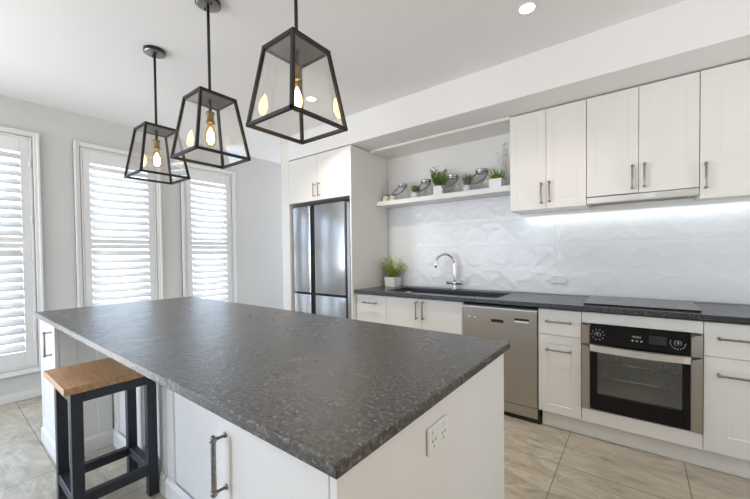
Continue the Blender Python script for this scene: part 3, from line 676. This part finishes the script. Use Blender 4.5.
# ------------------------------------------------------------------ pendants
PX, PY = (-.318, .425, 1.168), -.0
plab = ['black glass lantern pendant farthest from the camera, near the windows', 'middle one of the three black glass lantern pendants', 'largest looking black glass lantern pendant, nearest the camera']
ZBt, ZTp, HB, HT = 1.812, 2.137, .1435, .094
def pendant():
    p = thing('lantern_pendant', plab[0], 'pendant light', (PX[0], -2.275, ZBt), 'lantern pendants over the island')
    ox, oy = PX[0], -2.275
    def W(x, y, z): return (ox + x, oy + y, z)
    bm = B(); lathe(bm, [(0, ZC - .028), (.050, ZC - .028), (.060, ZC - .024), (.062, ZC - .0006), (0, ZC - .0006)], W(0, 0, 0), 32)
    cn = obj('ceiling_plate', bm, M['plate_metal'], p)
    bm = B(); lathe(bm, [(.0625, ZC - .022), (.0640, ZC - .022), (.0640, ZC - .0008), (.0625, ZC - .0008), (.0625, ZC - .022)], W(0, 0, 0), 32, cap=False); obj('plate_rim', bm, M['black_metal'], cn)
    for s in (-1, 1):
        bm = B(); lathe(bm, [(0, ZC - .036), (.004, ZC - .036), (.005, ZC - .028)], W(.034 * s, .0, 0), 10); obj('screw', bm, M['black'], cn)
    bm = B(); tube(bm, [W(0, 0, ZC - .028), W(0, 0, ZTp - .002)], .0075, 12); obj('rod', bm, M['black_metal'], p)
    bm = B(); b_ = .0135
    cb = [(-HB, -HB), (HB, -HB), (HB, HB), (-HB, HB)]; ct = [(-HT, -HT), (HT, -HT), (HT, HT), (-HT, HT)]
    for k in range(4):
        k2 = (k + 1) % 4
        bar(bm, W(*cb[k], ZBt), W(*cb[k2], ZBt), b_, ext=b_ / 2); bar(bm, W(*ct[k], ZTp), W(*ct[k2], ZTp), b_, ext=b_ / 2)
        bar(bm, W(*cb[k], ZBt), W(*ct[k], ZTp), b_)
    obj('lantern_frame', bm, M['black_metal'], p)
    bm = B(); box(bm, ox - HT, ox + HT, oy - HT, oy + HT, ZTp - .003, ZTp + .001); obj('top_plate', bm, M['grey_metal'], p)
    for k in range(4):
        k2 = (k + 1) % 4; n_ = Vector((cb[k][0] + cb[k2][0], cb[k][1] + cb[k2][1], 0)).normalized() * .0015
        q = [Vector(W(*cb[k], ZBt + .004)), Vector(W(*cb[k2], ZBt + .004)), Vector(W(*ct[k2], ZTp - .004)), Vector(W(*ct[k], ZTp - .004))]
        bm = B(); a = [bm.verts.new(v + n_) for v in q]; c = [bm.verts.new(v - n_) for v in q]
        bm.faces.new(a); bm.faces.new(c[::-1])
        for j in range(4): bm.faces.new((a[j], a[(j + 1) % 4], c[(j + 1) % 4], c[j]))
        obj('glass_pane', bm, M['lantern_glass'], p)
    bm = B(); tube(bm, [W(0, 0, ZTp - .003), W(0, 0, 2.068)], .008, 12); obj('stem', bm, M['black_metal'], p)
    bm = B(); lathe(bm, [(.010, 2.072), (.017, 2.066), (.021, 2.060), (.018, 2.054), (.019, 2.020), (.022, 2.014), (.020, 2.006), (0, 2.006)], W(0, 0, 0), 20); lh = obj('lamp_holder', bm, M['brass'], p)
    for zz in (2.060, 2.011):
        bm = B(); lathe(bm, [(.0205, zz - .005), (.0232, zz - .005), (.0232, zz + .005), (.0205, zz + .005), (.0205, zz - .005)], W(0, 0, 0), 20, cap=False); obj('holder_rim', bm, M['bail'], lh)
    bm = B(); lathe(bm, [(.013, 2.005), (.016, 1.992), (.024, 1.965), (.029, 1.940), (.030, 1.915), (.025, 1.892), (.014, 1.880), (0, 1.876)], W(0, 0, 0), 20); bl = obj('bulb', bm, M['bulb'], p)
    bm = B(); lathe(bm, [(0, 1.985), (.006, 1.975), (.017, 1.950), (.020, 1.925), (.017, 1.903), (.008, 1.890), (0, 1.888)], W(0, 0, 0), 14); obj('filament', bm, M['filament'], bl)
    return p
p0 = pendant()
for k in (1, 2): dup(p0, (PX[k], -2.275, ZBt), plab[k])

# downlight
def downlight(x, y, label, power=.8):
    t = thing('downlight', label, 'ceiling light', (x, y, ZC - .006))
    bm = B(); lathe(bm, [(.040, ZC - .001), (.040, ZC - .004), (.052, ZC - .005), (.055, ZC - .0008)], (x, y, 0), 32); obj('trim_ring', bm, M['white_plastic'], t)
    bm = B(); lathe(bm, [(0, ZC - .0042), (.040, ZC - .0042), (.040, ZC - .001), (0, ZC - .001)], (x, y, 0), 32); obj('lens', bm, M['downlight'], t)
    d = bpy.data.lights.new('downlight_beam', 'AREA'); d.shape = 'DISK'; d.size = .075; d.spread = math.radians(115); d.energy = DOWNLIGHT_W * power; d.color = (1., .87, .71)
    o = bpy.data.objects.new('downlight_beam', d); COL.objects.link(o); o.location = (x, y, ZC - .008)
    return t
downlight(1.816, -1.127, 'lit round downlight in the ceiling, above the dishwasher')
for x, y in ((3.5, -2.3), (3.5, -3.8)):   # added warm fill lamps out of view, without fixtures
    d = bpy.data.lights.new('unseen_warm_fill', 'AREA'); d.shape = 'DISK'; d.size = .12; d.energy = 5; d.color = (1., .88, .70)
    o = bpy.data.objects.new('unseen_warm_fill', d); COL.objects.link(o); o.location = (x, y, ZC - .004)
downlight(-.03, -1.127, 'lit round downlight seen through the largest looking lantern', power=1.9)

# ------------------------------------------------------------------ shelf objects
ZS = 1.8485; YS = -.135
def blade(bm, base, dirv, length, wd, bend, seg=4, thick=.0012):
    """tapering leaf strip with a little thickness"""
    d = Vector(dirv).normalized(); side = d.cross(Vector((0, 0, 1)))
    if side.length < .05: side = Vector((1, 0, 0))
    side.normalize(); p = Vector(base); prev = None
    for i in range(seg + 1):
        s = i / seg; ww = wd * (math.sin(PI * (s * .82 + .18)) ** .8 if s < 1 else .05)
        nn = side.cross(d).normalized()
        q = [bm.verts.new(p - side * ww / 2), bm.verts.new(p + nn * thick + side * 0), bm.verts.new(p + side * ww / 2), bm.verts.new(p - nn * thick)]
        if prev:
            for j in range(4): bm.faces.new((prev[j], prev[(j + 1) % 4], q[(j + 1) % 4], q[j]))
        prev = q
        d = (d + Vector((0, 0, -bend / seg))).normalized(); p = p + d * (length / seg)
def clampx(bm, a, b):
    '''squeeze outlying leaf tips back into the room the plant has'''
    for v in bm.verts:
        m_ = (a + b) / 2; h_ = (b - a) / 2; q = (v.co.x - m_) / h_
        if abs(q) > .8: v.co.x = m_ + h_ * math.copysign(.8 + .2 * math.tanh((abs(q) - .8) / .2), q)
def clampy(bm, a, b):
    for v in bm.verts: v.co.y = min(max(v.co.y, a), b)
def candle(x, label):
    t = thing('tealight_holder', label, 'candle', (x, YS, ZS), 'candles on the niche shelf')
    bm = B(); lathe(bm, [(0, 0), (.034, 0), (.036, .004), (.036, .066), (.031, .066), (.031, .058), (0, .058)], (x, YS, ZS + .0003), 24); obj('cup', bm, M['candle'], t)
    bm = B(); lathe(bm, [(.0315, .0665), (.0315, .077), (.0375, .077), (.0375, .0665)], (x, YS, ZS), 24); obj('rim', bm, M['bail'], t)
    bm = B(); tube(bm, [(x, YS, ZS + .058), (x, YS, ZS + .068)], .001, 6); obj('wick', bm, M['black'], t)
candle(.073, 'cream candle in a dark rimmed cup at the left end of the shelf')
candle(.165, 'cream candle in a dark rimmed cup against the first glass jar')
def jar(x, y, sc, label, ang):
    t = thing('lantern_jar', label, 'jar', (x, y, ZS), 'glass lantern jars on the shelf')
    s = sc
    bm = B(); prof = [(0, 0), (.055, 0), (.070, .012), (.076, .05), (.074, .09), (.058, .122), (.044, .135), (.044, .150)]
    inner = [(r - .004 if r > .01 else 0, max(h, .005)) for r, h in prof][::-1]
    lathe(bm, [(r * s, h * s) for r, h in prof + inner], (x, y, ZS + .0003), 28); obj('glass_body', bm, M['jar_glass'], t)
    bm = B(); lathe(bm, [(.046 * s, .136 * s), (.048 * s, .139 * s), (.048 * s, .150 * s), (.052 * s, .153 * s), (.052 * s, .168 * s), (.046 * s, .172 * s), (.030 * s, .176 * s), (.0, .177 * s)], (x, y, ZS), 28); obj('lid', bm, M['jar_metal'], t)
    bm = B(); R0 = .090 * s; c = Vector((x, y, ZS + .145 * s)); ax = Vector((math.cos(ang), math.sin(ang), 0)); fw = Vector((math.sin(ang), -math.cos(ang), 0))
    hp = []
    for k in range(19):
        a = PI * k / 18; hp.append(c + ax * (.054 * s * math.cos(a) * (1 + .75 * math.sin(a))) + (fw * .95 - Vector((0, 0, 1)) * .85) * (.125 * s * math.sin(a)))
    tube(bm, hp, .0055 * s, 8); obj('bail_handle', bm, M['bail'], t)
    bm = B()
    for sg in (-1, 1):
        p = c + ax * (sg * .052 * s); tube(bm, [p - ax * (.006 * sg), p + ax * (.008 * sg)], .006 * s, 8)
    obj('handle_pivot', bm, M['jar_metal'], t)
jar(.295, -.135, 1.05, 'smallest glass lantern jar with wire handle, beside the candles', -.15)
jar(.583, -.135, 1.05, 'glass lantern jar between the rosette succulent and the bushy plant', -.15)
jar(.882, -.130, 1.10, 'glass lantern jar right of the bushy plant in a square pot', -.15)
jar(1.172, -.130, 1.15, 'largest glass lantern jar, left of the aloe pot', -.15)
def pot(t, x, y, wd, ht, rnd=False, zz=ZS):
    bm = B()
    if rnd: lathe(bm, [(0, 0), (wd * .42, 0), (wd * .5, ht), (wd * .45, ht), (wd * .43, ht * .85), (0, ht * .85)], (x, y, zz + .0003), 24)
    else:
        o_, i_ = wd / 2, wd / 2 - .006
        def rg(h, a): return [bm.verts.new((x + sx * a, y + sy * a, zz + .0003 + h)) for sx, sy in ((-1, -1), (1, -1), (1, 1), (-1, 1))]
        rs = [rg(0, o_ * .9), rg(ht, o_), rg(ht, i_), rg(ht * .85, i_ * .97)]
        for a, b in zip(rs, rs[1:]):
            for k in range(4): bm.faces.new((a[k], a[(k + 1) % 4], b[(k + 1) % 4], b[k]))
        bm.faces.new(rs[0][::-1]); bm.faces.new(rs[-1])
    o = obj('pot', bm, M['ceramic'], t)
    bm = B(); lathe(bm, [(0, .0), (wd * .40, .0), (wd * .40, .004), (0, .004)], (x, y, zz + ht * .86), 16); obj('soil', bm, M['soil'], t); return o
# rosette succulent
t = thing('potted_succulent', 'small olive rosette succulent in a white pot, between two jars', 'plant', (.455, YS, ZS)); pot(t, .455, YS, .085, .062, True)
bm = B()
for k in range(34):
    a = k * 2.4; el = .15 + k / 34 * 1.3
    blade(bm, (.455, YS, ZS + .066), (math.cos(a) * math.cos(el), math.sin(a) * math.cos(el), math.sin(el)), .078, .028, -.3, 4, .003)
clampx(bm, .40, .498); obj('leaves', bm, M['leaf_rosette'], t)
# bushy plant
t = thing('potted_plant', 'bushy green shelf plant in a square white pot', 'plant', (.742, YS, ZS)); pot(t, .742, YS, .105, .09)
bm = B(); bs_ = B()
for k in range(42):
    a = random.uniform(0, 2 * PI); r = random.uniform(0, .045); tl = random.uniform(.08, .20)
    b0 = Vector((.742 + r * math.cos(a), YS + r * math.sin(a) * .8, ZS + .082)); d = Vector((math.cos(a) * .55, math.sin(a) * .35, 1)).normalized()
    tube(bs_, [b0, b0 + d * tl * .5, b0 + d * tl], [.0015, .0012, .0008], 5)
    for j in range(13):
        s = .25 + .75 * j / 12; aa = j * 2.4 + k
        blade(bm, b0 + d * tl * s, (math.cos(aa) * .8, math.sin(aa) * .8, .6), random.uniform(.030, .048), .018, .5, 3, .001)
clampx(bm, .672, .792); clampx(bs_, .675, .79); obj('leaves', bm, M['leaf_mid'], t); obj('stems', bs_, M['leaf_grey'], t)
# upright grey-green succulent
t = thing('potted_succulent', 'spiky grey green succulent in a small white pot, between the two right jars', 'plant', (1.032, YS, ZS)); pot(t, 1.032, YS, .09, .062, True)
bm = B()
for k in range(70):
    a = random.uniform(0, 2 * PI); sp = random.uniform(.05, .6); r = random.uniform(0, .03)
    blade(bm, (1.032 + r * math.cos(a), YS + r * math.sin(a), ZS + .055), (math.cos(a) * sp, math.sin(a) * sp, 1), random.uniform(.07, .13), .014, .05, 4, .0025)
clampx(bm, .978, 1.076); obj('leaves', bm, M['leaf_grey'], t)
# aloe
t = thing('potted_aloe', 'broad leaved green aloe in a white pot beside the wall cabinet', 'plant', (1.320, YS - .025, ZS)); pot(t, 1.320, YS - .025, .115, .075)
bm = B()
for k in range(30):
    a = k * 2.4 + .2; el = .35 + (k / 30) * 1.0
    blade(bm, (1.320 + .012 * math.cos(a), YS - .025 + .012 * math.sin(a), ZS + .068), (math.cos(a) * math.cos(el), math.sin(a) * math.cos(el), math.sin(el)), random.uniform(.08, .115), .022, .45, 5, .003)
clampx(bm, 1.266, 1.392); clampy(bm, -.245, -.078); obj('leaves', bm, M['leaf_deep'], t)
# white blossom twigs in a little vase
t = thing('blossom_vase', 'tall pale blossom twigs in a glass vase beside the wall cabinet', 'vase', (1.345, -.040, ZS))
bm = B(); lathe(bm, [(0, 0), (.020, 0), (.026, .02), (.025, .06), (.016, .09), (.018, .105), (.014, .105), (.012, .09), (.021, .055), (.021, .02), (0, .006)], (1.345, -.040, ZS + .0003), 20); obj('vase', bm, M['jar_glass'], t)
bm = B(); bb = B()
for k in range(6):
    a = random.uniform(0, 6.3); sp = random.uniform(.02, .13); ln = random.uniform(.26, .42)
    p = Vector((1.345, -.040, ZS + .02)); d = Vector((math.cos(a) * sp, math.sin(a) * sp * .25, 1)).normalized(); pts = [p]
    for j in range(7):
        d = (d + Vector((random.uniform(-.08, .08), random.uniform(-.04, .04), 0))).normalized(); p = p + d * ln / 7; pts.append(p.copy())
    pts = [Vector((min(max(q.x, 1.26), 1.38), max(min(q.y, -.02), -.058), q.z)) for q in pts]
    tube(bm, pts, [.0016 - .00012 * i for i in range(len(pts))], 5)
    for q in pts[3:]:
        for _ in range(2):
            c = q + Vector((random.uniform(-.02, .012), random.uniform(-.015, .015), random.uniform(-.015, .015))); c.x = min(max(c.x, 1.255), 1.385); c.y = max(min(c.y, -.018), -.062)
            lathe(bb, [(0, -.008), (.006, -.004), (.0085, .001), (.005, .006), (0, .007)], c, 6)
obj('twigs', bm, M['twig'], t); obj('blossoms', bb, M['blossom'], t)

# plant on the benchtop
bx, by, bz = .128, -.100, .9055
t = thing('potted_fern', 'bright green plant in a square white pot on the benchtop by the fridge panel', 'plant', (bx, by, bz)); pot(t, bx, by, .140, .105, False, bz)
bm = B(); bs_ = B()
for k in range(40):
    a = random.uniform(0, 2 * PI); r = random.uniform(0, .05); tl = random.uniform(.09, .25); sp = random.uniform(.1, .9)
    b0 = Vector((bx + r * math.cos(a), by + r * math.sin(a), bz + .10)); d = Vector((math.cos(a) * sp, math.sin(a) * sp * .55, 1)).normalized()
    if k < 4: d = Vector((.9, -.1, .75)).normalized(); tl = .2
    en = b0 + d * tl; en.y = min(en.y, -.035)
    if en.x < .03: en.x = .03
    d = (en - b0).normalized(); tl = (en - b0).length
    tube(bs_, [b0, b0 + d * tl * .5, en], [.0016, .0013, .0008], 5)
    for j in range(12):
        s = .2 + .8 * j / 11; aa = j * 2.4 + k; p = b0 + d * tl * s
        blade(bm, p, (math.cos(aa), math.sin(aa) * .6, .7), random.uniform(.022, .042), .013, .5, 3, .001)
bmesh.ops.translate(bm, verts=[v for v in bm.verts if v.co.y > -.018], vec=(0, -.02, 0))
obj('leaves', bm, M['leaf_bright'], t); obj('stems', bs_, M['leaf_mid'], t)
